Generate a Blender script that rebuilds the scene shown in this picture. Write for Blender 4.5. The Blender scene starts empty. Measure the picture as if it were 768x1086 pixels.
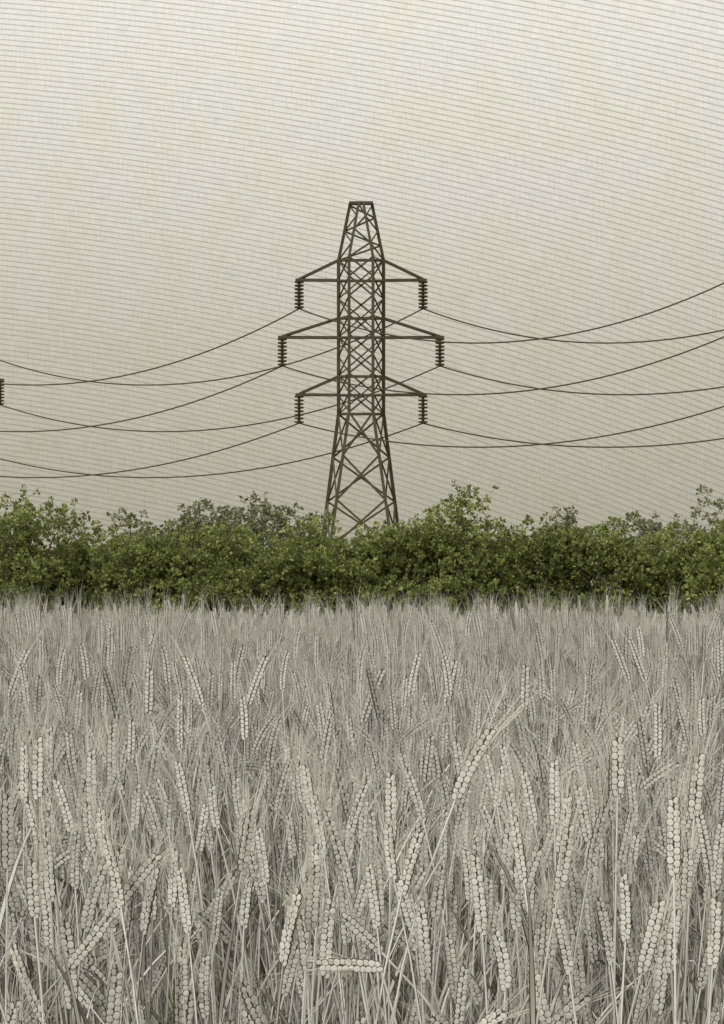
import bpy, math, random
import numpy as np
from mathutils import Vector

random.seed(7)
RNG = np.random.default_rng(11)
C = bpy.context.scene.collection
sc = bpy.context.scene
F, CX, HZ, CAMZ = 1600.0, 384.0, 625.0, 1.3      # focal length / principal column / horizon row of the lens, eye height


def gz(y):
    """height of the ground: the field swells a little a few metres ahead, then falls away gently to the hedge"""
    t = min(1.0, max(0.0, (y - 2.0) / 3.5))
    q = min(1.0, max(0.0, (y - 6.0) / 26.0))
    return .115 * t * t * (3 - 2 * t) - .62 * q * q * (3 - 2 * q)


# ------------------------------------------------------------------ node helpers
class NT:
    def __init__(s, tree):
        s.t = tree
        tree.nodes.clear()

    def n(s, kind, **kw):
        nd = s.t.nodes.new(kind)
        for k, v in kw.items():
            setattr(nd, k, v)
        return nd

    def l(s, a, b):
        s.t.links.new(a, b)

    def put(s, sock, v):
        if hasattr(v, 'is_output') or isinstance(v, bpy.types.NodeSocket):
            s.l(v, sock)
        else:
            sock.default_value = v

    def m(s, op, a, b=0.0, c=None, clamp=False):
        nd = s.n('ShaderNodeMath', operation=op, use_clamp=clamp)
        s.put(nd.inputs[0], a)
        s.put(nd.inputs[1], b)
        if c is not None:
            s.put(nd.inputs[2], c)
        return nd.outputs[0]

    def ramp(s, fac, stops, interp='LINEAR'):
        nd = s.n('ShaderNodeValToRGB')
        cr = nd.color_ramp
        cr.interpolation = interp
        while len(cr.elements) < len(stops):
            cr.elements.new(0.5)
        for e, (p, c) in zip(cr.elements, stops):
            e.position = p
            e.color = (*c, 1)
        s.put(nd.inputs[0], fac)
        return nd.outputs[0]

    def mix(s, fac, a, b, mode='MIX'):
        nd = s.n('ShaderNodeMix', data_type='RGBA', blend_type=mode)
        s.put(nd.inputs[0], fac)
        for sock, v in ((nd.inputs[6], a), (nd.inputs[7], b)):
            s.put(sock, (*v, 1) if isinstance(v, tuple) and len(v) == 3 else v)
        return nd.outputs[2]

    def noise(s, vec, scale, detail=2.0, rough=0.5):
        nd = s.n('ShaderNodeTexNoise')
        if vec is not None:
            s.l(vec, nd.inputs['Vector'])
        nd.inputs['Scale'].default_value = scale
        nd.inputs['Detail'].default_value = detail
        nd.inputs['Roughness'].default_value = rough
        return nd.outputs['Fac']

    def mapping(s, vec, scale):
        nd = s.n('ShaderNodeMapping')
        s.l(vec, nd.inputs['Vector'])
        nd.inputs['Scale'].default_value = scale
        return nd.outputs[0]


def material(name):
    m = bpy.data.materials.new(name)
    m.use_nodes = True
    nt = NT(m.node_tree)
    out = nt.n('ShaderNodeOutputMaterial')
    bs = nt.n('ShaderNodeBsdfPrincipled')
    nt.l(bs.outputs[0], out.inputs[0])
    return m, nt, bs, out


def plant_material(name, stops, rough=0.75, streak=(40, 40, 8), streak_amt=0.18, transl=0.0, rnd=0.3, spec=0.2):
    """colour by each leaf's / kernel's / stalk's own stored tone, with streaks along the growth"""
    m, nt, bs, out = material(name)
    at = nt.n('ShaderNodeAttribute', attribute_name='tone')
    oi = nt.n('ShaderNodeObjectInfo')
    tc = nt.n('ShaderNodeTexCoord')
    ns = nt.noise(nt.mapping(tc.outputs['Object'], streak), 6.0, 3.0, 0.6)
    t = nt.m('ADD', at.outputs['Fac'], nt.m('MULTIPLY', nt.m('SUBTRACT', oi.outputs['Random'], 0.5), rnd))
    t = nt.m('ADD', t, nt.m('MULTIPLY', nt.m('SUBTRACT', ns, 0.5), streak_amt * 2), clamp=True)
    col = nt.ramp(t, stops)
    nt.l(col, bs.inputs['Base Color'])
    bs.inputs['Roughness'].default_value = rough
    bs.inputs['Specular IOR Level'].default_value = spec
    if transl:
        tr = nt.n('ShaderNodeBsdfTranslucent')
        nt.l(col, tr.inputs[0])
        mx = nt.n('ShaderNodeMixShader')
        mx.inputs[0].default_value = transl
        nt.l(bs.outputs[0], mx.inputs[1])
        nt.l(tr.outputs[0], mx.inputs[2])
        nt.l(mx.outputs[0], out.inputs[0])
    return m


def plain(name, col, rough=0.7, noise_amt=0.25, scale=8.0, spec=0.3):
    m, nt, bs, out = material(name)
    tc = nt.n('ShaderNodeTexCoord')
    ns = nt.noise(tc.outputs['Object'], scale, 4.0, 0.6)
    k = 1 - noise_amt
    k2 = 1 + noise_amt
    c = nt.ramp(ns, [(0.25, tuple(x * k for x in col)), (0.75, tuple(x * k2 for x in col))])
    nt.l(c, bs.inputs['Base Color'])
    bs.inputs['Roughness'].default_value = rough
    bs.inputs['Specular IOR Level'].default_value = spec
    return m


M_KERNEL = plant_material('wheat_kernel', [(0.0, (.49, .483, .45)), (0.5, (.66, .654, .62)), (1.0, (.80, .794, .76))], streak=(90, 90, 40), streak_amt=.12)
M_SEAM = plain('kernel_seam', (.075, .067, .045), .85, .2, 60)
M_STRAW = plant_material('wheat_straw', [(0.0, (.27, .26, .215)), (0.45, (.59, .583, .54)), (1.0, (.82, .813, .775))], streak=(120, 120, 5), streak_amt=.16)
M_AWN = plant_material('wheat_awn', [(0.0, (.34, .33, .285)), (1.0, (.81, .80, .74))], streak=(30, 30, 4), streak_amt=.1)
M_LEAF_NEAR = plant_material('hedge_leaf', [(0.0, (.10, .112, .045)), (0.4, (.20, .245, .078)), (0.75, (.34, .395, .125)), (1.0, (.50, .53, .21))], streak=(3, 3, 3), streak_amt=.12, transl=.38, rnd=.12)
M_LEAF_FAR = plant_material('sage_leaf', [(0.0, (.12, .135, .07)), (0.5, (.23, .25, .14)), (1.0, (.36, .38, .23))], streak=(3, 3, 3), streak_amt=.12, transl=.25, rnd=.1)
M_BARK = plain('bark', (.14, .115, .075), .9, .35, 7)
M_BARK_FAR = plain('pale_bark', (.085, .074, .047), .9, .3, 7)
M_STEEL = plain('painted_steel', (.074, .064, .035), .7, .2, 1.5)
M_INSUL = plain('insulator_glaze', (.10, .083, .042), .5, .12, 3)
M_WIRE = plain('conductor', (.066, .058, .034), .7, .1, 1)


def soil():
    m, nt, bs, out = material('soil')
    tc = nt.n('ShaderNodeTexCoord')
    a = nt.noise(tc.outputs['Object'], 14.0, 8.0, .7)
    b = nt.noise(tc.outputs['Object'], .8, 4.0, .6)
    t = nt.m('ADD', nt.m('MULTIPLY', a, .6), nt.m('MULTIPLY', b, .4))
    nt.l(nt.ramp(t, [(.3, (.10, .094, .07)), (.55, (.23, .22, .175)), (.75, (.40, .385, .32))]), bs.inputs['Base Color'])
    bs.inputs['Roughness'].default_value = .95
    bp = nt.n('ShaderNodeBump')
    bp.inputs['Strength'].default_value = .7
    bp.inputs['Distance'].default_value = .04
    nt.l(a, bp.inputs['Height'])
    nt.l(bp.outputs[0], bs.inputs['Normal'])
    return m


M_SOIL = soil()


# ------------------------------------------------------------------ mesh buffer
class Buf:
    def __init__(s):
        s.v, s.f, s.m, s.t = [], [], [], []

    def add(s, verts, faces, mat=0, tone=.5):
        o = len(s.v)
        s.v.extend([tuple(p) for p in verts])
        s.f.extend([tuple(i + o for i in fc) for fc in faces])
        s.m.extend(mat if isinstance(mat, list) else [mat] * len(faces))
        s.t.extend([tone] * len(verts))

    def arrays(s):
        tot = np.array([len(f) for f in s.f], dtype=np.int32)
        loops = np.array([i for f in s.f for i in f], dtype=np.int32)
        return dict(v=np.array(s.v, dtype=np.float32).reshape(-1, 3), loops=loops, tot=tot,
                    m=np.array(s.m, dtype=np.int32), t=np.array(s.t, dtype=np.float32))


def make_mesh(name, A, mats, smooth=True):
    me = bpy.data.meshes.new(name)
    me.vertices.add(len(A['v']))
    me.vertices.foreach_set('co', A['v'].ravel())
    me.loops.add(len(A['loops']))
    me.loops.foreach_set('vertex_index', A['loops'])
    me.polygons.add(len(A['tot']))
    st = np.concatenate(([0], np.cumsum(A['tot'])[:-1])).astype(np.int32)
    me.polygons.foreach_set('loop_start', st)
    me.polygons.foreach_set('material_index', A['m'])
    me.polygons.foreach_set('use_smooth', np.full(len(A['tot']), smooth))
    at = me.attributes.new('tone', 'FLOAT', 'POINT')
    at.data.foreach_set('value', A['t'])
    for m in mats:
        me.materials.append(m)
    me.update(calc_edges=True)
    return me


def merge(items):
    """items: (arrays, 3x3 matrix, offset, tone shift) -> one set of arrays"""
    V, L, T, M, N, o = [], [], [], [], [], 0
    for A, R, off, dt in items:
        V.append(A['v'] @ R.T + off)
        L.append(A['loops'] + o)
        T.append(A['tot'])
        M.append(A['m'])
        N.append(A['t'] + dt)
        o += len(A['v'])
    return dict(v=np.concatenate(V).astype(np.float32), loops=np.concatenate(L).astype(np.int32), tot=np.concatenate(T),
                m=np.concatenate(M), t=np.concatenate(N).astype(np.float32))


def obj(name, me, parent=None, loc=None):
    o = bpy.data.objects.new(name, me)
    C.objects.link(o)
    if parent:
        o.parent = parent
    if loc is not None:
        o.location = loc
    return o


def empty(name, loc, rz=0.0):
    o = bpy.data.objects.new(name, None)
    o.empty_display_size = .1
    C.objects.link(o)
    o.location = loc
    o.rotation_euler = (0, 0, rz)
    return o


def tag(o, label=None, cat=None, group=None, kind=None):
    for k, v in (('label', label), ('category', cat), ('group', group), ('kind', kind)):
        if v:
            o[k] = v
    return o


def copy_tree(o, parent=None):
    c = o.copy()
    C.objects.link(c)
    c.parent = parent
    for ch in list(o.children):
        copy_tree(ch, c)
    return c


def tube(buf, pts, rads, sides=5, mat=0, tone=.5, dark_sides=None, phase=0.0, cap=True):
    """tapered tube along pts"""
    pts = [Vector(p) for p in pts]
    n = len(pts)
    vs, fs, ms = [], [], []
    for i, p in enumerate(pts):
        d = (pts[min(i + 1, n - 1)] - pts[max(i - 1, 0)])
        d = d.normalized() if d.length > 1e-9 else Vector((0, 0, 1))
        a = Vector((0, 1, 0)) if abs(d.y) < .9 else Vector((1, 0, 0))
        u = a.cross(d).normalized()
        w = d.cross(u)
        for k in range(sides):
            t = 2 * math.pi * (k + .5) / sides + phase
            vs.append(p + (u * math.cos(t) + w * math.sin(t)) * rads[i])
    for i in range(n - 1):
        for k in range(sides):
            k2 = (k + 1) % sides
            fs.append((i * sides + k, i * sides + k2, (i + 1) * sides + k2, (i + 1) * sides + k))
            ms.append(1 if dark_sides and k in dark_sides else mat)
    if cap:
        fs.append(tuple(reversed(range(sides))))
        fs.append(tuple((n - 1) * sides + k for k in range(sides)))
        ms += [mat, mat]
    buf.add(vs, fs, ms, tone)


# ------------------------------------------------------------------ ground
def build_ground():
    ys = [-3000, -300, -40, -5, 0, 1.5] + [2 + .25 * i for i in range(17)] + [6.5, 7, 7.5, 8, 9, 10, 11, 12.5, 14, 16, 18, 20, 22, 24, 26, 28, 30, 32, 36, 45, 60, 80, 110, 160, 300, 900, 3000, 9000]
    xs = [-9000, -2000, -400, -100, -40, -20, -10, -5, 0, 5, 10, 20, 40, 100, 400, 2000, 9000]
    b = Buf()
    b.add([(x, y, gz(y)) for y in ys for x in xs],
          [(j * len(xs) + i, j * len(xs) + i + 1, (j + 1) * len(xs) + i + 1, (j + 1) * len(xs) + i) for j in range(len(ys) - 1) for i in range(len(xs) - 1)])
    tag(obj('ground', make_mesh('ground', b.arrays(), [M_SOIL])), kind='structure')


build_ground()


# ------------------------------------------------------------------ wheat
def kernel_template(seg, rings):
    """an almond-shaped, flattened grain in a dark-edged husk; long axis z, thin axis y"""
    top = {3: [(.52, .98), (.80, .88)], 2: [(.78, .85)], 1: []}[rings]

    def ring(r, h):
        out = []
        for k in range(seg):
            t = 2 * math.pi * k / seg
            c, s_ = math.cos(t), math.sin(t)
            q = (abs(c) ** 2.8 + abs(s_) ** 2.8) ** (-1 / 2.8)      # rounded square, a little narrower at the tip
            out.append((r * c * q * (1 - .14 * s_), h, r * s_ * q))
        return out
    vs, fs, ms = [], [], []

    def strip(a, b, m, flip):
        for k in range(seg):
            k2 = (k + 1) % seg
            f = (a + k, a + k2, b + k2, b + k)
            fs.append(f if flip else f[::-1])
            ms.append(m)
    for sg in (1, -1):
        if not top:
            o = len(vs)
            vs.append((0, sg, 0))
            vs.extend(ring(1, 0))
            for k in range(seg):
                f = (o, o + 1 + (k + 1) % seg, o + 1 + k)
                fs.append(f if sg > 0 else f[::-1])
                ms.append(0)
            continue
        o = len(vs)
        vs.append((0, sg, 0))
        for r_, h in top:
            vs.extend(ring(r_, h * sg))
        for k in range(seg):
            f = (o, o + 1 + (k + 1) % seg, o + 1 + k)
            fs.append(f if sg > 0 else f[::-1])
            ms.append(0)
        if len(top) > 1:
            strip(o + 1, o + 1 + seg, 0, sg > 0)
        e = len(vs)                                   # the husk's edge, creased against the grain's face
        vs.extend(ring(*[top[-1][0], top[-1][1] * sg]))
        vs.extend(ring(1.0, 0.0))
        strip(e, e + seg, 1, sg > 0)
    return np.array(vs), fs, ms


KT = {3: kernel_template(10, 3), 2: kernel_template(6, 2), 1: kernel_template(4, 1)}


def plant_line(h, lean, nod, ear_len, n_ear=12, kink=2.2, neck=0.0):
    """centre line of stem and ear in the xz plane; angles from the vertical"""
    pts, ang = [(0.0, 0.0)], []
    n = 9
    st = h / n
    x = z = 0.0
    for i in range(n):
        a = lean * ((i + 1) / n) ** kink
        x += math.sin(a) * st
        z += math.cos(a) * st
        pts.append((x, z))
        ang.append(a)
    ear, ea = [(x, z)], [lean + neck]
    es = ear_len / (n_ear - 1)
    for i in range(n_ear - 1):
        a = lean + neck + nod * (i + 1) / (n_ear - 1)
        x += math.sin(a) * es
        z += math.cos(a) * es
        ear.append((x, z))
        ea.append(a)
    return pts, ear, ea


def leaf_blade(buf, base, az, rise, length, width, droop, tone, seg=6, edge=True):
    """a dry, folded grass blade arching away from the stem"""
    p = Vector(base)
    d = Vector((math.cos(az), math.sin(az), 0))
    side = Vector((-math.sin(az), math.cos(az), 0))
    el = rise
    vs, fs, ms = [], [], []
    for i in range(seg + 1):
        t = i / seg
        w = width * (0.55 + .45 * min(1, t * 4)) * (1 - t) ** .55 if t < 1 else 0.0004
        nrm = Vector((-d.x * math.sin(el), -d.y * math.sin(el), math.cos(el)))
        tw = side * math.cos(t * 1.2) + nrm * math.sin(t * 1.2)
        if edge:
            vs += [p - tw * w, p - tw * w * .66 + nrm * w * .12, p + tw * w * .66 + nrm * w * .12, p + tw * w]
        else:
            vs += [p - tw * w, p + tw * w]
        p = p + (d * math.cos(el) + Vector((0, 0, math.sin(el)))) * (length / seg)
        el -= droop / seg * (0.5 + t)
    k = 4 if edge else 2
    for i in range(seg):
        for j in range(k - 1):
            fs.append((i * k + j, i * k + j + 1, (i + 1) * k + j + 1, (i + 1) * k + j))
            ms.append(1 if edge and j != 1 else 0)
    buf.add(vs, fs, ms, tone)


def wheat_parts(rnd, h, lean, nod, lod, ear_len=None, size=1.0, awn=1.0, leaves=2, kink=2.2, neck=0.0):
    """-> dict of Bufs: stem, ear, awns, leaf list; lod 3 (near) .. 1 (far)"""
    rows = rnd.randint(10, 13)
    pitch = .0077 * size
    ear_len = ear_len or rows * pitch
    rows = max(5, int(round(ear_len / pitch)))
    pts, ear, ea = plant_line(h, lean, nod, ear_len, rows + 1, kink, neck)
    out = {'stem': Buf(), 'ear': Buf(), 'awns': Buf(), 'leaf': []}
    tone = rnd.uniform(.3, 1.0) if rnd.random() > .2 else rnd.uniform(.0, .3)
    r0 = .0021 * (1 if lod > 1 else 1.25)
    P = [(x, 0, z) for x, z in pts] + [(ear[1][0], 0, ear[1][1])]
    if lod == 1:
        P = P[::3] + [P[-1]]
    R = [r0 * (1.1 - .45 * i / (len(P) - 1)) for i in range(len(P))]
    tube(out['stem'], P, R, 6 if lod == 3 else 4 if lod == 2 else 3, 0, tone, dark_sides=(2, 5) if lod == 3 else (1,) if lod == 2 else None, phase=0.0 if lod == 3 else .3)
    # the ear: two columns of grains set alternately on a dark stalk
    eb = out['ear']
    if lod > 1:
        tube(eb, [(x, 0, z) for x, z in ear], [.0016 * size] * len(ear), 4, 1, .2)
    kv, kf, km = KT[lod]
    ktone = rnd.uniform(.35, .75)
    for i in range(rows):
        for sd in (-1, 1):
            s = (i + (.5 if sd > 0 else 0.0)) / rows
            j = min(rows - 1, int(s * rows))
            fr = s * rows - j
            x = ear[j][0] * (1 - fr) + ear[j + 1][0] * fr
            z = ear[j][1] * (1 - fr) + ear[j + 1][1] * fr
            a = ea[j + 1]
            env = min(1.0, .72 + s * 2.2) * (1.0 if s < .72 else 1.0 - .95 * (s - .72))
            kl, kw, kt = .0054 * size, .0049 * size * env, .0018 * size * env
            if lod == 1:
                kw *= 1.1
            tl = a + sd * rnd.uniform(.26, .44)
            off = .0041 * size * env
            cx = x + math.cos(a) * sd * off
            cz = z - math.sin(a) * sd * off
            cy = (.0005 if (i + (sd > 0)) % 2 else -.0005) + rnd.uniform(-.0003, .0003)
            vx, vy, vz = kv[:, 0] * kw, kv[:, 1] * kt, kv[:, 2] * kl
            wx = vx * math.cos(tl) + vz * math.sin(tl) + cx
            wz = -vx * math.sin(tl) + vz * math.cos(tl) + cz
            eb.add(np.stack([wx, vy + cy, wz], 1), kf, km, min(1, max(0, ktone + rnd.uniform(-.16, .16))))
    # awns
    na = {3: 22, 2: 11, 1: 6}[lod]
    ra = {3: .00052, 2: .00062, 1: .0014}[lod]
    for i in range(na):
        s = (.15 + .85 * (i + rnd.random()) / na)
        j = min(rows - 1, int(s * rows))
        sd = 1 if i % 2 else -1
        a = ea[j + 1] + sd * rnd.uniform(.06, .30)
        yy = rnd.uniform(-.25, .25)
        x = ear[j][0] + math.cos(ea[j + 1]) * sd * .003
        z = ear[j][1] - math.sin(ea[j + 1]) * sd * .003
        L = rnd.uniform(.045, .10) * awn * size
        p0 = Vector((x, 0, z))
        d1 = Vector((math.sin(a), yy, math.cos(a)))
        a2 = a + rnd.uniform(-.18, .18)
        d2 = Vector((math.sin(a2), yy * 1.2, math.cos(a2)))
        p1 = p0 + d1 * L * .55
        tube(out['awns'], [p0, p1, p1 + d2 * L * .45], [ra, ra * .8, ra * .2], 3, 0, rnd.uniform(.35, 1.0), cap=False)
    for i in range(leaves):
        lb = Buf()
        k = rnd.choice([3, 4, 5, 6, 7]) if lod > 1 else rnd.choice([5, 6, 7])
        x, z = pts[k]
        az = rnd.uniform(0, 2 * math.pi)
        leaf_blade(lb, (x, 0, z), az, rnd.uniform(.9, 1.5), rnd.uniform(.12, .30), rnd.uniform(.0028, .0055) * (1 if lod > 1 else 1.2), rnd.choice([.2, .4, .8, 1.5]),
                   rnd.uniform(.25, 1.0) if rnd.random() > .25 else rnd.uniform(0, .25), 7 if lod == 3 else 5 if lod == 2 else 3, edge=lod > 1)
        out['leaf'].append(lb)
    return out


def lean_sample(rnd):
    q = rnd.random()
    if q < .58:
        l = rnd.gauss(0, .13)
    elif q < .88:
        l = rnd.gauss(0, .36)
    else:
        l = rnd.choice((-1, 1)) * rnd.uniform(.6, 1.25)
    return l, rnd.gauss(0, .16) + (.25 if l > 0 else -.25) * min(1, abs(l))


def whole(parts):
    """all parts of one plant as a single set of arrays for the mass planting: slots straw, seam, kernel, awn"""
    items = []
    I = np.eye(3, dtype=np.float32)
    z0 = np.zeros(3, dtype=np.float32)
    for key, mp in (('stem', (0, 1)), ('ear', (2, 1)), ('awns', (3,))):
        A = parts[key].arrays()
        A['m'] = np.array(mp)[A['m']]
        items.append((A, I, z0, 0))
    for lb in parts['leaf']:
        items.append((lb.arrays(), I, z0, 0))
    return merge(items)


HEADS = []
rnd = random.Random(5)


def head_height(d, r):
    """height of stem (without ear) at distance d"""
    if d < 2.7:
        m, s = .785, .125
    elif d < 4:
        m, s = .865, .09
    else:
        m, s = .828, .105
    h = r.gauss(m, s)
    if d > 3.6 and r.random() < .09:
        h = m + r.uniform(.08, .19)          # single stalks standing above the rest
    return min(1.06, max(.5, h))


# --- individual stalks: prototypes by height and lean, copied with shared meshes
PROTO = []
for i in range(34):
    l, nd = lean_sample(rnd)
    if i < 20:
        l = [-.32, -.22, -.12, -.05, 0, .04, .1, .17, .26, .36][i % 10] + rnd.gauss(0, .03)
    h = [.58, .66, .72, .76, .80, .84, .87, .91, .95][i % 9] + rnd.uniform(-.02, .02)
    size = rnd.uniform(.86, 1.10)
    parts = wheat_parts(rnd, h, l, nd, 3, size=size, leaves=rnd.choice([1, 2, 2, 3]))
    PROTO.append(dict(parts=parts, h=h, lean=l, nod=nd, used=0))
WMATS = {'stem': [M_STRAW, M_SEAM], 'ear': [M_KERNEL, M_SEAM], 'awns': [M_AWN], 'leaf': [M_STRAW, M_SEAM]}


def stalk_object(parts):
    t = empty('wheat_stalk', (0, 0, 0))
    obj('stem', make_mesh('stem', parts['stem'].arrays(), WMATS['stem']), t)
    e = obj('ear', make_mesh('ear', parts['ear'].arrays(), WMATS['ear']), t)
    obj('awns', make_mesh('awns', parts['awns'].arrays(), WMATS['awns']), e)
    for lb in parts['leaf']:
        obj('leaf', make_mesh('leaf', lb.arrays(), WMATS['leaf']), t)
    return t


WG = 'ripe wheat stalks in the nearest rows'


def describe(lean, nod, h):
    a = lean + nod * .6
    if abs(a) > .62:
        pose = 'bent far over to the %s' % ('right' if a > 0 else 'left')
    elif abs(a) > .16:
        pose = 'leaning to the %s' % ('right' if a > 0 else 'left')
    else:
        pose = 'standing upright'
    size = 'short' if h < .735 else 'tall' if h > .865 else 'mid-height'
    return '%s pale wheat stalk %s in the nearest rows' % (size, pose)


def place_near():
    cand = []
    d = 1.92
    cells = []
    step = .060
    y = 1.92
    while y < 3.9:
        half = .24 * y + .9
        x = -half
        while x < half:
            cells.append((x + rnd.uniform(-.5, .5) * step, y + rnd.uniform(-.5, .5) * step))
            x += step
        y += step
    inside, outside = [], []
    for x, y in cells:
        y = max(y, 1.9)
        hh = head_height(y, rnd)
        px = CX + F * x / y
        top = HZ + F * (CAMZ - gz(y) - hh - .04) / y
        (inside if -10 < px < 778 and top < 1100 else outside).append((y, x, hh))
    inside.sort()
    return inside[:290], inside[290:] + outside


near, rest = place_near()
# stalks of a look of their own
SPECIAL = [  # px of the ear's foot, distance, stem lean, nod, ear length, size, awn, kink, label
    (403, 1022, 1.90, -.28, -.12, .080, .98, .9, 2.2, 'wheat stalk snapped at the foot of its ear, which lies level near the bottom edge', -1.2),
    (484, 842, 1.95, .36, .22, .100, 1.0, 1.7, 3.0, 'tallest near wheat stalk leaning right, a long ear with awns standing above its neighbours'),
    (116, 968, 2.00, .62, .10, .105, .98, .8, 3.0, 'wheat stalk slanting right with an extra long ear crossing its neighbours, left of the field'),
    (74, 1022, 1.98, .72, -.1, .085, .98, .8, 4.0, 'short wheat stalk with a fat ear slanting right, low at the left side'),
    (404, 1006, 2.08, -.75, -.15, .074, .95, .9, 4.0, 'wheat stalk with a dull ear slanting left just over the level ear'),
    (536, 1044, 1.97, .05, -.42, .075, 1.02, .8, 2.5, 'short wheat stalk whose big seamed ear arches to the left at the bottom edge'),
    (580, 1082, 1.93, -.28, .05, .080, 1.02, .8, 2.5, 'lowest wheat stalk at the bottom edge, ear leaning left out of the frame'),
    (40, 842, 2.15, .0, .02, .085, .95, 1.2, 2.2, 'straight tall wheat stalk standing clear above the others near the left edge'),
    (736, 862, 2.05, .06, .06, .085, 1.1, 1.2, 2.2, 'straight tall wheat stalk standing clear above the others near the right edge'),
    (655, 838, 2.1, .02, -.05, .078, 1.1, 1.0, 2.2, 'bright upright wheat stalk above the rest, right of the middle of the field'),
]
for px, py, d, l, nd, el, sz, aw, kk, lab, *nk in SPECIAL:
    nk = nk[0] if nk else 0.0
    X = (px - CX) / F * d
    Z = CAMZ + (HZ - py) / F * d
    h = (Z - gz(d)) * 1.0
    for _ in range(3):     # stem length that brings the foot of the ear to height Z
        pts, _e, _a = plant_line(h, l, nd, el, 12, kk, nk)
        h *= (Z - gz(d)) / pts[-1][1]
    pts, _e, _a = plant_line(h, l, nd, el, 12, kk, nk)
    t = stalk_object(wheat_parts(rnd, h, l, nd, 3, ear_len=el, size=sz, awn=aw, leaves=1, kink=kk, neck=nk))
    t.location = (X - pts[-1][0], d, gz(d) - .004)
    tag(t, lab, 'wheat', WG)

for y, x, hh in near:
    cs = sorted(PROTO, key=lambda p: abs(p['h'] - hh) + .012 * p['used'] + rnd.random() * .05)
    p = cs[0]
    flip = rnd.random() < .5
    rz = rnd.gauss(0, .38) + (math.pi if flip else 0)
    if p['used'] == 0:
        p['obj'] = t = stalk_object(p['parts'])
    else:
        t = copy_tree(p['obj'])
    p['used'] += 1
    t.location = (x, y, gz(y) - .004)
    t.rotation_euler = (0, 0, rz)
    k = -1 if flip else 1
    tag(t, describe(p['lean'] * k, p['nod'] * k, p['h']), 'wheat', WG)

# --- the mass of the field behind and beside them
def rotz(a, s=1.0, sz=1.0):
    c, q = math.cos(a), math.sin(a)
    return np.array([[c * s, -q * s, 0], [q * s, c * s, 0], [0, 0, sz]], dtype=np.float32)


VAR = {}
for lod, n in ((2, 60), (1, 40)):
    VAR[lod] = []
    for i in range(n):
        l, nd = lean_sample(rnd)
        h = .62 + .43 * i / (n - 1) if lod == 2 else rnd.uniform(.78, 1.0)
        VAR[lod].append((h, whole(wheat_parts(rnd, h, l, nd, lod, size=rnd.uniform(.92, 1.22), awn=1.1, leaves=rnd.choice([1, 2, 2]) if lod == 2 else 1))))

items = []


def plant(lod, x, y, hh):
    v = VAR[lod]
    c = min(rnd.sample(v, 12), key=lambda q: abs(q[0] - hh))
    a = rnd.gauss(0, .45) + (math.pi if rnd.random() < .5 else 0)
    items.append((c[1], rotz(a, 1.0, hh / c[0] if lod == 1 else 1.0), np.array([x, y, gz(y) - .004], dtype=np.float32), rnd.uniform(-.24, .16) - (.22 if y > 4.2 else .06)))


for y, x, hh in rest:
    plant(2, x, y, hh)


def patch(x, y):
    return .030 * math.sin(x * 2.3 + 1.7 * math.sin(y * .9)) + .028 * math.sin(x * 5.1 - y * 1.3 + .6) + .02 * math.sin(y * 3.1 + x * 9.0)


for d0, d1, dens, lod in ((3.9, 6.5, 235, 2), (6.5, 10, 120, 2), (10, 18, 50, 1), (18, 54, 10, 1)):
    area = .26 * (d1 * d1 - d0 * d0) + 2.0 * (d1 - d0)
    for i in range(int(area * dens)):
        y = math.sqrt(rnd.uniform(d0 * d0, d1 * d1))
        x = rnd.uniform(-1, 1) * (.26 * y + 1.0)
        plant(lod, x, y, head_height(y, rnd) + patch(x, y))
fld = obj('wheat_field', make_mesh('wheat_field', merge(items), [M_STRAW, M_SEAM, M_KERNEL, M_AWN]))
tag(fld, 'pale ripe wheat standing dense behind the nearest stalks as far as the hedge', 'wheat field', kind='stuff')
del items

# --- dry blades and broken straw near the ground of the first rows
gb = Buf()
for i in range(4300):
    y = math.sqrt(rnd.uniform(1.85 ** 2, 4.2 ** 2))
    x = rnd.uniform(-1, 1) * (.25 * y + .5)
    L = rnd.uniform(.25, .66) if y < 3 else rnd.uniform(.3, .8)
    tone = rnd.uniform(.3, 1.0) if rnd.random() > .3 else rnd.uniform(0, .3)
    leaf_blade(gb, (x, y, gz(y) - .003), rnd.uniform(0, 6.28), rnd.uniform(1.05, 1.54), L, rnd.uniform(.0022, .0052), rnd.choice([.1, .2, .4, .9]), tone, 5)
tag(obj('dry_grass', make_mesh('dry_grass', gb.arrays(), [M_STRAW, M_SEAM])), 'dry pale blades and straw between the feet of the wheat', 'grass', kind='stuff')


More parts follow.
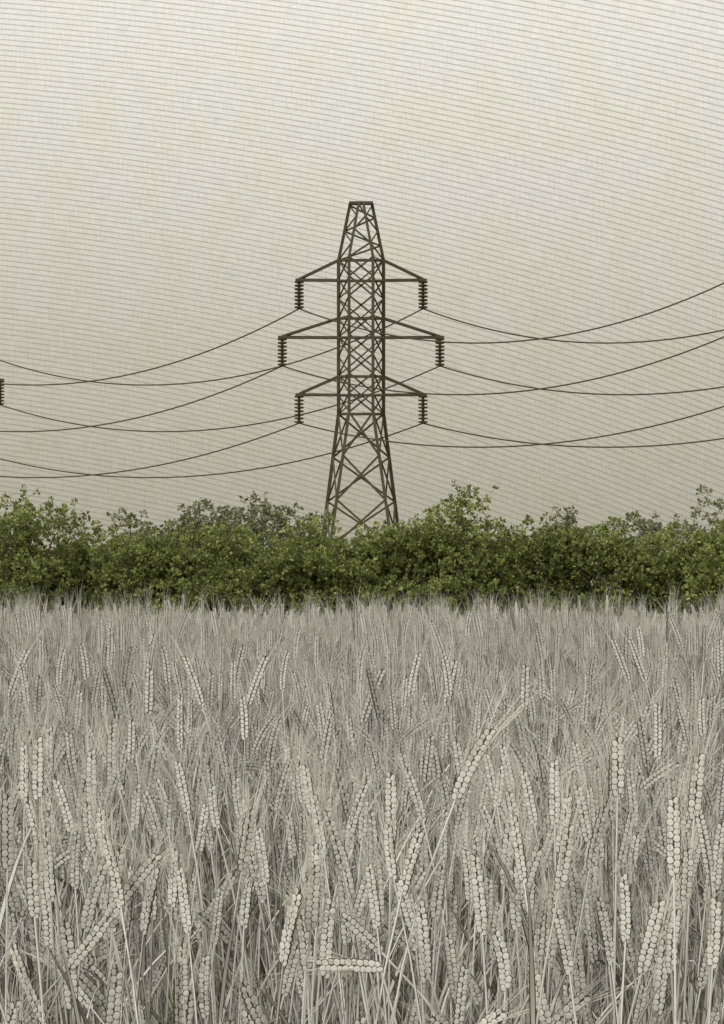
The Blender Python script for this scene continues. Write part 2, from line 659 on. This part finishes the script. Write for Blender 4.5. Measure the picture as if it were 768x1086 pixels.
# ------------------------------------------------------------------ hedge of bushes and the paler trees behind
def woody(seed, H, W, D, clusters, leaves_per, leaf_len, openness, base_h, limbs, leafmat, barkmat, spread_leaf=.13, top_sprigs=0, lean=0.0, solid=False):
    """skeleton grown towards scattered twig ends inside an uneven crown; a rosette of leaves on every end"""
    r = np.random.default_rng(seed)
    # lumpy crown: several overlapping lobes
    lobes = []
    for i in range(int(r.integers(10, 15))):
        a = r.uniform(0, 2 * math.pi) if i >= 5 else math.pi * (.5 + i * .5) + r.uniform(-.4, .4)
        q = r.uniform(.25, 1.0) if i >= 5 else .8
        zz = r.uniform(.08, .30) if i < 5 else r.uniform(.25, .82)
        k = 1.0 - .55 * max(0, zz - .5) * 2 * .6
        lobes.append((np.array([math.cos(a) * W * .36 * q * k + lean * zz, math.sin(a) * D * .36 * q, base_h + (H - base_h) * zz]),
                      np.array([W * r.uniform(.19, .29), D * r.uniform(.2, .32), (H - base_h) * r.uniform(.15, .22)])))
    lobes.append((np.array([lean, 0, base_h + (H - base_h) * .70]), np.array([W * .22, D * .22, (H - base_h) * .30])))
    body = (np.array([lean * .4, 0, base_h + (H - base_h) * .38]), np.array([W * .42, D * .32, (H - base_h) * .40]))
    pts = []
    while len(pts) < clusters:
        c, s = body if solid and r.random() < .34 else lobes[int(r.integers(len(lobes)))]
        v = r.normal(size=3)
        v /= np.linalg.norm(v)
        p = c + v * s * (r.uniform(openness, 1.0) ** .5)
        if p[2] > base_h * .35 and p[2] < H:
            pts.append(p)
    for i in range(top_sprigs):
        a = r.uniform(-.45, .45)
        pts.append(np.array([lean + W * r.uniform(-.2, .2), r.uniform(-.2, .2) * D, H * r.uniform(.95, 1.02)]))
    pts = np.array(pts)
    # limbs
    nodes, par, isleaf = [np.array([0, 0, -.1]), np.array([r.uniform(-.05, .05), 0, .28])], [-1, 0], [False, False]
    for i in range(limbs):
        a = 2 * math.pi * (i + r.uniform(-.3, .3)) / limbs
        tgt = np.array([math.cos(a) * W * .27 + lean * .7, math.sin(a) * D * .27, base_h + (H - base_h) * r.uniform(.5, .72)])
        prev = 1
        n = 7
        for k in range(1, n + 1):
            t = k / n
            p = nodes[1] * (1 - t) + tgt * t
            p = p + np.array([0, 0, .35 * math.sin(t * math.pi) * .5]) + r.normal(size=3) * .06
            nodes.append(p)
            par.append(prev)
            isleaf.append(False)
            prev = len(nodes) - 1
    order = np.argsort(np.linalg.norm(pts - nodes[1], axis=1))
    for q in pts[order]:
        N = np.array(nodes)
        dv = q - N
        dist = np.linalg.norm(dv, axis=1)
        cost = dist + np.where(dv[:, 2] < 0, .5 * -dv[:, 2], 0) + .25 * np.maximum(0, np.linalg.norm(N[:, :2], axis=1) - np.linalg.norm(q[:2]))
        cost[0] = 1e9
        j = int(np.argmin(cost))
        prev = j
        n = max(1, int(dist[j] / .3))
        for k in range(1, n + 1):
            t = k / n
            p = N[j] * (1 - t) + q * t
            if k < n:
                p = p + r.normal(size=3) * .045 + np.array([0, 0, .04])
            nodes.append(p)
            par.append(prev)
            isleaf.append(k == n)
            prev = len(nodes) - 1
    n = len(nodes)
    wgt = [0.0] * n
    for i in range(n - 1, 0, -1):
        if wgt[i] == 0:
            wgt[i] = 1.0
        wgt[par[i]] += wgt[i]
    rad = [min(.16, .0085 * max(1.0, w) ** .47) for w in wgt]
    kids = [[] for _ in range(n)]
    for i in range(1, n):
        kids[par[i]].append(i)
    tb, wb, lb = Buf(), Buf(), Buf()
    # chains
    stack = [(0, k) for k in kids[0]]
    while stack:
        s, k = stack.pop()
        ch = [s, k]
        while kids[ch[-1]]:
            ks = sorted(kids[ch[-1]], key=lambda i: -wgt[i])
            for o in ks[1:]:
                stack.append((ch[-1], o))
            ch.append(ks[0])
        rr = [min(rad[ch[1]] * 1.05, rad[c]) for c in ch]
        thick = rr[0] > .032
        tube(tb if thick else wb, [nodes[c] for c in ch], rr, 6 if thick else 3, 0, .5, cap=thick)
    # leaves
    for i in range(n):
        if not (isleaf[i] or (r.random() < .18 and rad[i] < .02)):
            continue
        p = np.array(nodes[i])
        d = p - np.array(nodes[par[i]])
        d = d / (np.linalg.norm(d) + 1e-6) + np.array([0, 0, .35])
        base_tone = r.uniform(.25, .7)
        m = leaves_per if isleaf[i] else leaves_per // 2
        for k in range(int(m * r.uniform(.7, 1.3))):
            v = r.normal(size=3)
            v /= np.linalg.norm(v)
            v = v + d * .55
            v /= np.linalg.norm(v)
            o = p + v * r.uniform(.02, spread_leaf)
            ll = leaf_len * r.uniform(.75, 1.25)
            up = r.normal(size=3)
            sd = np.cross(v, up)
            sd /= np.linalg.norm(sd) + 1e-6
            nn = np.cross(sd, v)
            w = ll * r.uniform(.36, .46)
            tip = o + v * ll
            mid = o + v * ll * .5 + nn * -.012
            lb.add([o, o + v * ll * .42 + sd * w, tip, o + v * ll * .42 - sd * w, mid], [(0, 1, 4), (1, 2, 4), (2, 3, 4), (3, 0, 4)], 0,
                   float(np.clip(base_tone + r.normal() * .2, 0, 1)))
    return tb, wb, lb


def bush(name, cat, label, group, px, top, d, wpx, seed, mats, **kw):
    X = (px - CX) / F * d
    z0 = gz(d)
    H = CAMZ + (HZ - top) / F * d - z0
    W = wpx * 1.3 / F * d
    tb, wb, lb = woody(seed, H, W, kw.pop('depth', 3.2), leafmat=mats[0], barkmat=mats[1], **kw)
    t = tag(empty(name, (X, d, z0)), label, cat, group)
    tr = obj('trunk', make_mesh('trunk', tb.arrays(), [mats[1]]), t)
    obj('twigs', make_mesh('twigs', wb.arrays(), [mats[1]]), tr)
    obj('crown', make_mesh('crown', lb.arrays(), [mats[0]], smooth=False), t)


GRN, SAGE = (M_LEAF_NEAR, M_BARK), (M_LEAF_FAR, M_BARK_FAR)
FRONT = [  # px, top, width px, distance, label
    (-95, 545, 150, 59, 'green bush past the left end of the visible hedge'),
    (15, 521, 135, 58, 'tall rounded green bush at the left end of the hedge'),
    (100, 551, 125, 59, 'low green bush in the hedge beside the tall left-end bush'),
    (170, 551, 125, 57, 'level-topped green bush under the left half of the big sage-coloured tree'),
    (245, 555, 130, 58, 'broad green bush in front of the highest sage-coloured tree left of the pylon'),
    (325, 548, 125, 57.5, 'dense green bush with a gently domed top just left of the pylon'),
    (405, 553, 125, 58, 'low green bush covering the feet of the pylon'),
    (452, 563, 110, 58.5, 'lowest green bush, wedged between the pylon and the tall peaked bush'),
    (495, 517, 120, 57, 'tall green bush with a ragged peak just right of the pylon'),
    (572, 550, 115, 58, 'green bush with a slightly dented top beside the tall peaked bush'),
    (645, 548, 120, 57.5, 'flat-topped green bush in the right half of the hedge'),
    (718, 556, 120, 58, 'low green bush second from the right end of the hedge'),
    (795, 540, 130, 57, 'bushy green shrub cut by the right edge of the photo'),
    (885, 548, 150, 59, 'green bush past the right end of the visible hedge'),
]
for i, (px, top, w, d, lab) in enumerate(FRONT):
    bush('bush', 'bush', lab, 'green bushes of the hedge', px, top, d, w, 40 + i, GRN, depth=3.6, clusters=1200, leaves_per=13, leaf_len=.138, openness=.10, solid=True,
         base_h=.42, limbs=7, top_sprigs=4 if top < 530 else 2)
BACK = [
    (75, 549, 70, 66, 'small pale bush showing in the dip behind the left of the hedge'),
    (140, 537, 95, 66, 'pale sage tree with thin crown left of the broadest sage tree'),
    (203, 528, 90, 67, 'sage-coloured tree with open twigs, left neighbour of the tallest sage tree'),
    (263, 519, 110, 66, 'tallest sage-coloured tree with a rounded open crown left of the pylon'),
    (332, 545, 80, 68, 'low sage tree sloping down towards the pylon'),
    (432, 558, 90, 66, 'small sage bush at the right foot of the pylon'),
    (600, 536, 62, 66, 'thin sage tree whose few sprigs rise above the right half of the hedge'),
    (700, 541, 120, 67, 'wide domed sage tree behind the right half of the hedge'),
    (752, 517, 80, 66, 'sage tree with bare-looking forked twigs near the right edge'),
    (535, 556, 90, 68, 'low sage tree half hidden behind the peaked green bush'),
    (10, 545, 110, 67, 'low sage tree hidden behind the left-end bush'),
    (385, 566, 100, 70, 'low sage tree standing in front of the pylon legs'),
]
for i, (px, top, w, d, lab) in enumerate(BACK):
    bush('tree', 'tree', lab, 'sage-coloured trees behind the hedge', px, top + 4, d, w, 90 + i, SAGE, depth=3.0, clusters=int(320 + w * 3.0), leaves_per=12, leaf_len=.15, openness=.3,
         base_h=.6, limbs=5, spread_leaf=.14, top_sprigs=3)


# ------------------------------------------------------------------ pylons
PD = 101.0
KM = PD / F       # metres per pixel of the photograph at the pylon


def pz(py):
    return (HZ - py) * KM + CAMZ


def bar(buf, a, b, w, t=None):
    """square steel section from a to b"""
    a, b = Vector(a), Vector(b)
    d = (b - a).normalized()
    y = Vector((0, 1, 0)) if abs(d.y) < .9 else Vector((1, 0, 0))
    u = d.cross(y).normalized() * (w / 2)
    v = d.cross(u).normalized() * ((t or w) / 2)
    buf.add([a + u + v, a - u + v, a - u - v, a + u - v, b + u + v, b - u + v, b - u - v, b + u - v],
            [(3, 2, 1, 0), (4, 5, 6, 7), (0, 1, 5, 4), (1, 2, 6, 5), (2, 3, 7, 6), (3, 0, 4, 7)])


Z274, Z438, ZTOP, ZBASE = pz(274), pz(438), pz(215), -1.0


def leg_at(key, z):
    """(x, y) of a leg at height z; two wide-set back legs, two close front legs"""
    sx = -1 if key[0] == 'l' else 1
    back = key[1] == 'b'
    xs, ys = (24 * KM, .6) if back else (12.6 * KM, -.6)
    xt, yt = (11.5 * KM, .22) if back else (2.2 * KM, -.22)
    xb, yb = (50.5 * KM, 1.7) if back else (41 * KM, -1.7)
    if z >= Z274:
        t = (z - Z274) / (ZTOP - Z274)
        x, y = xs + (xt - xs) * t, ys + (yt - ys) * t
    elif z >= Z438:
        x, y = xs, ys
    else:
        t = (Z438 - z) / (Z438 - pz(642))
        x, y = xs + (xb - xs) * t, ys + (yb - ys) * t
    return Vector((sx * x, y, z))


def build_pylon(name, label):
    t = tag(empty(name, (0, 0, 0)), label, 'pylon', 'pylons of the power line')
    for k in ('lb', 'rb', 'lf', 'rf'):
        b = Buf()
        w = .235 if k[1] == 'b' else .20
        zs = [ZBASE, Z438, Z274, ZTOP]
        for z0, z1 in zip(zs, zs[1:]):
            bar(b, leg_at(k, z0), leg_at(k, z1), w * (.85 if z0 == Z274 else 1))
        obj('leg', make_mesh('leg', b.arrays(), [M_STEEL], False), t)
    br = Buf()
    B = .112
    # shaft: eight panels, crossed on every face
    zz = [pz(274 + 20.5 * i) for i in range(9)]
    for z1, z0 in zip(zz, zz[1:]):
        for a, c, w in (('lf', 'rf', B), ('lb', 'lf', B * .9), ('rb', 'rf', B * .9)):
            bar(br, leg_at(a, z0), leg_at(c, z1), w)
            bar(br, leg_at(c, z0), leg_at(a, z1), w)
    for i in range(4):      # back face, two panels at a time, between the inner thirds
        z1, z0 = zz[2 * i], zz[2 * i + 2]
        bar(br, leg_at('lb', z0) * 1, leg_at('rb', z1), B * .75)
        bar(br, leg_at('rb', z0), leg_at('lb', z1), B * .75)
    # peak: lacing
    pk = [pz(y) for y in (274, 259, 244, 230, 217)]
    for i in range(4):
        s = ('lf', 'rf') if i % 2 == 0 else ('rf', 'lf')
        bar(br, leg_at(s[0], pk[i]), leg_at(s[1], pk[i + 1]), B)
        s = ('lb', 'rb') if i % 2 == 0 else ('rb', 'lb')
        bar(br, leg_at(s[0], pk[i]), leg_at(s[1], pk[i + 1]), B * .9)
        bar(br, leg_at('lb', pk[i + i % 2]), leg_at('lf', pk[i + 1 - i % 2]), B * .8)
        bar(br, leg_at('rb', pk[i + i % 2]), leg_at('rf', pk[i + 1 - i % 2]), B * .8)
    # splayed foot
    ft = [Z438, pz(484), pz(531), pz(583), pz(642)]
    for z1, z0 in zip(ft, ft[1:]):
        for a, c, w in (('lf', 'rf', B * 1.25), ('lb', 'rb', B * 1.1), ('lb', 'lf', B), ('rb', 'rf', B)):
            bar(br, leg_at(a, z0), leg_at(c, z1), w)
            bar(br, leg_at(c, z0), leg_at(a, z1), w)
    obj('lattice', make_mesh('lattice', br.arrays(), [M_STEEL], False), t)
    for y in (274, 296, 336, 356.5, 398, 418, 438):
        z = pz(y)
        bl = Buf()
        bar(bl, leg_at('lb', z), leg_at('rb', z), .165)
        zf = z - (z - CAMZ) * 1.2 / PD
        bar(bl, leg_at('lf', zf), leg_at('rf', zf), .11)
        bar(bl, leg_at('lb', z), leg_at('lf', zf), .09)
        bar(bl, leg_at('rb', z), leg_at('rf', zf), .09)
        obj('belt', make_mesh('belt', bl.arrays(), [M_STEEL], False), t)
    bl = Buf()
    a, c = leg_at('lb', ZTOP), leg_at('rb', ZTOP)
    bar(bl, a + Vector((-.08, -.1, 0)), c + Vector((.08, -.1, 0)), .17, .4)
    obj('top_beam', make_mesh('top_beam', bl.arrays(), [M_STEEL], False), t)
    for ytop, ybot, half, ins in ((274, 295.5, 70, 66), (336, 356.5, 88.5, 84), (398, 417.7, 70, 66)):
        for sx, k in ((-1, 'l'), (1, 'r')):
            ab = Buf()
            tip = Vector((sx * ins * KM, .45, pz(ybot)))
            end = Vector((sx * half * KM, .45, pz(ybot)))
            bar(ab, leg_at(k + 'b', pz(ybot)), end, .185)
            zb = pz(ybot)
            bar(ab, leg_at(k + 'f', zb - (zb - CAMZ) * 1.2 / PD), tip, .11)
            bar(ab, leg_at(k + 'b', pz(ytop)), tip + Vector((0, 0, .05)), .18)
            bar(ab, leg_at(k + 'f', pz(ytop)), tip + Vector((0, 0, .05)), .07)
            arm = obj('crossarm', make_mesh('crossarm', ab.arrays(), [M_STEEL], False), t)
            sb = Buf()
            x, y0 = sx * ins * KM, .45
            tube(sb, [(x, y0, pz(ybot) - .06), (x, y0, pz(ybot + 30.5))], [.10, .10], 8)
            s = obj('insulator_string', make_mesh('insulator_string', sb.arrays(), [M_INSUL], False), arm)
            for i in range(8):
                z = pz(ybot + 2.0 + i * 3.85)
                tube(sb if False else (db := Buf()), [(x, y0, z + .055), (x, y0, z + .02), (x, y0, z - .055)], [.13, .335, .30], 14)
                dsk = make_mesh('disc', db.arrays(), [M_INSUL], False)
                s.data = s.data
                DISCS.append((s, dsk))
    return t


DISCS = []
main = build_pylon('pylon', 'dark lattice steel pylon with three pairs of crossarms behind the hedge')


def join_discs():
    """the sheds of a string are its pattern: gathered into the string's own mesh"""
    by = {}
    for s, m in DISCS:
        by.setdefault(s.name, (s, []))[1].append(m)
    for s, ms in by.values():
        import bmesh
        bm = bmesh.new()
        bm.from_mesh(s.data)
        for m in ms:
            bm.from_mesh(m)
            bpy.data.meshes.remove(m)
        bm.to_mesh(s.data)
        bm.free()


join_discs()
OFFX = (383 - CX) * KM
main.location = (OFFX, PD, 0)
LOFF, ROFF = Vector((-33.187, 15.071, -.779)), Vector((28.005, -11.528, .485))
left = copy_tree(main)
left.location = main.location + LOFF
tag(left, 'next pylon of the line, only one insulator string of it showing at the left edge')
right = copy_tree(main)
right.location = main.location + ROFF
tag(right, 'next pylon of the line just past the right edge, where the wires rise to')

SAG = {'left': (3.589, 3.132, 2.628), 'right': (3.392, 2.835, 2.334)}
for side, off in (('left', LOFF), ('right', ROFF)):
    for li, (lev, ins, yb) in enumerate((('upper', 66, 326), ('middle', 84, 387), ('lower', 66, 448))):
        for sx, arm in ((-1, 'left'), (1, 'right')):
            a = Vector((OFFX + sx * ins * KM, PD + .45, pz(yb)))
            b = a + off
            pts = []
            for i in range(65):
                q = i / 64
                p = a.lerp(b, q)
                p.z -= 4 * SAG[side][li] * q * (1 - q)
                pts.append(p)
            wb = Buf()
            tube(wb, pts, [.050] * 65, 6)
            tag(obj('power_line', make_mesh('power_line', wb.arrays(), [M_WIRE])),
                'sagging wire running %s from the pylon\'s %s %s insulator' % (side, lev, arm), 'wire', 'wires of the power line')


# ------------------------------------------------------------------ sky and light
w = bpy.data.worlds.new('World')
sc.world = w
w.use_nodes = True
nt = NT(w.node_tree)
SUN_EL, SUN_AZ = math.radians(52), math.radians(215)      # azimuth clockwise from +Y: behind the viewer, to the left
tc = nt.n('ShaderNodeTexCoord')
sep = nt.n('ShaderNodeSeparateXYZ')
nt.l(tc.outputs['Generated'], sep.inputs[0])
dx, dy, dz = sep.outputs
# overcast sky: pale, brighter with height
ramp = nt.ramp(nt.m('ADD', nt.m('MULTIPLY', dz, .5), .5),
               [(0.0, (.17, .16, .12)), (.485, (.30, .28, .21)), (.50, (.435, .412, .325)), (.533, (.50, .478, .395)), (0.575, (.585, .562, .475)), (0.615, (.705, .685, .60)), (.65, (.81, .795, .71)), (.685, (.91, .895, .815)), (.80, (.99, .98, .91)), (1.0, (1.06, 1.05, 1.0))])
sky = nt.n('ShaderNodeTexSky')
sky.sky_type = 'NISHITA'
sky.sun_disc = False
sky.sun_elevation = SUN_EL
sky.sun_rotation = SUN_AZ
sky.air_density = 1.0
sky.dust_density = 6.0
hs = nt.n('ShaderNodeHueSaturation')
hs.inputs['Saturation'].default_value = .25
nt.l(sky.outputs[0], hs.inputs['Color'])
nish = nt.mix(1.0, hs.outputs[0], (.1, .097, .085), 'MULTIPLY')
col = nt.mix(.08, ramp, nish)
# thin parallel engraved hatch lines ruled across the sky, fanning out to the right
yy = nt.m('MAXIMUM', dy, .25)
u = nt.m('MULTIPLY_ADD', nt.m('DIVIDE', dx, yy), F, CX)
v = nt.m('MULTIPLY_ADD', nt.m('DIVIDE', dz, yy), -F, HZ)
u2 = nt.m('MULTIPLY', u, u)
num = nt.m('SUBTRACT', nt.m('SUBTRACT', v, nt.m('MULTIPLY', u, .0772)), nt.m('MULTIPLY', u2, 1.21e-4))
den = nt.m('ADD', nt.m('MULTIPLY_ADD', u, 1.3e-4, 1.0), nt.m('MULTIPLY', u2, 2.2e-7))
ph = nt.m('DIVIDE', nt.m('DIVIDE', num, den), 5.57)
tri = nt.m('ABSOLUTE', nt.m('SUBTRACT', nt.m('FRACT', ph), .5))
cv = nt.n('ShaderNodeCombineXYZ')
nt.l(u, cv.inputs[0])
nt.l(v, cv.inputs[1])
wob = nt.noise(nt.mapping(cv.outputs[0], (.03, .2, 1)), 1.0, 2)
mr = nt.n('ShaderNodeMapRange', interpolation_type='SMOOTHSTEP')
nt.l(tri, mr.inputs['Value'])
mr.inputs['From Min'].default_value = .03
mr.inputs['From Max'].default_value = .19
mr.inputs['To Min'].default_value = 1.0
mr.inputs['To Max'].default_value = 0.0
fade = nt.n('ShaderNodeMapRange', interpolation_type='SMOOTHSTEP')
nt.l(dz, fade.inputs['Value'])
fade.inputs['From Min'].default_value = .45
fade.inputs['From Max'].default_value = .75
fade.inputs['To Min'].default_value = 1.0
fade.inputs['To Max'].default_value = 0.0
fr = nt.n('ShaderNodeMapRange', interpolation_type='SMOOTHSTEP')
nt.l(dy, fr.inputs['Value'])
fr.inputs['From Min'].default_value = .35
fr.inputs['From Max'].default_value = .6
amt = nt.m('MULTIPLY', nt.m('MULTIPLY', mr.outputs[0], fade.outputs[0]), fr.outputs[0])
amt = nt.m('MULTIPLY', amt, nt.m('MULTIPLY_ADD', wob, .36, .28))
col = nt.mix(amt, col, (.225, .195, .11))
# fine grain and faint warm blotches
g1 = nt.noise(nt.mapping(cv.outputs[0], (.45, .05, 1)), 1.0, 2)
g2 = nt.noise(nt.mapping(cv.outputs[0], (.05, .5, 1)), 1.0, 2)
g4 = nt.noise(nt.mapping(cv.outputs[0], (.38, .38, 1)), 1.0, 1)
g3 = nt.noise(nt.mapping(cv.outputs[0], (.02, .012, 1)), 1.0, 3)
gr = nt.m('ADD', nt.m('MULTIPLY', nt.m('ADD', nt.m('SUBTRACT', g1, .5), nt.m('ADD', nt.m('SUBTRACT', g2, .5), nt.m('SUBTRACT', g4, .5))), .24), 1.0)
cg = nt.n('ShaderNodeCombineColor')
for i in range(3):
    nt.l(gr, cg.inputs[i])
col = nt.mix(1.0, col, cg.outputs[0], 'MULTIPLY')
col = nt.mix(nt.m('MULTIPLY', nt.m('SUBTRACT', g3, .42, clamp=True), 1.7), col, nt.mix(1.0, col, (.985, .955, .83), 'MULTIPLY'))
bg = nt.n('ShaderNodeBackground')
bg.inputs['Strength'].default_value = 1.0
nt.l(col, bg.inputs['Color'])
ow = nt.n('ShaderNodeOutputWorld')
nt.l(bg.outputs[0], ow.inputs[0])
w.cycles.sampling_method = 'MANUAL'
w.cycles.sample_map_resolution = 512

sl = bpy.data.lights.new('sun', 'SUN')
sl.energy = 2.0
sl.angle = math.radians(12)
sl.color = (1.0, .965, .88)
so = bpy.data.objects.new('sun', sl)
C.objects.link(so)
sdir = Vector((math.sin(SUN_AZ) * math.cos(SUN_EL), math.cos(SUN_AZ) * math.cos(SUN_EL), math.sin(SUN_EL)))
so.rotation_euler = (-sdir).to_track_quat('-Z', 'Y').to_euler()
so.location = sdir * 50

# ------------------------------------------------------------------ camera
cam = bpy.data.cameras.new('camera')
co = bpy.data.objects.new('camera', cam)
C.objects.link(co)
co.location = (0, 0, CAMZ)
co.rotation_euler = (math.radians(90), 0, 0)
cam.sensor_fit = 'AUTO'
cam.sensor_width = 36
cam.lens = F / 1086 * 36
cam.shift_y = (HZ - 543) / 1086
cam.clip_start = .05
cam.clip_end = 20000
sc.camera = co
sc.view_settings.view_transform = 'Standard'
sc.view_settings.look = 'None'
sc.view_settings.gamma = 1
sc.view_settings.use_curve_mapping = False
sc.view_settings.exposure = 0
sc.render.engine = 'CYCLES'
sc.cycles.max_bounces = 6
sc.cycles.diffuse_bounces = 3
sc.cycles.use_adaptive_sampling = False
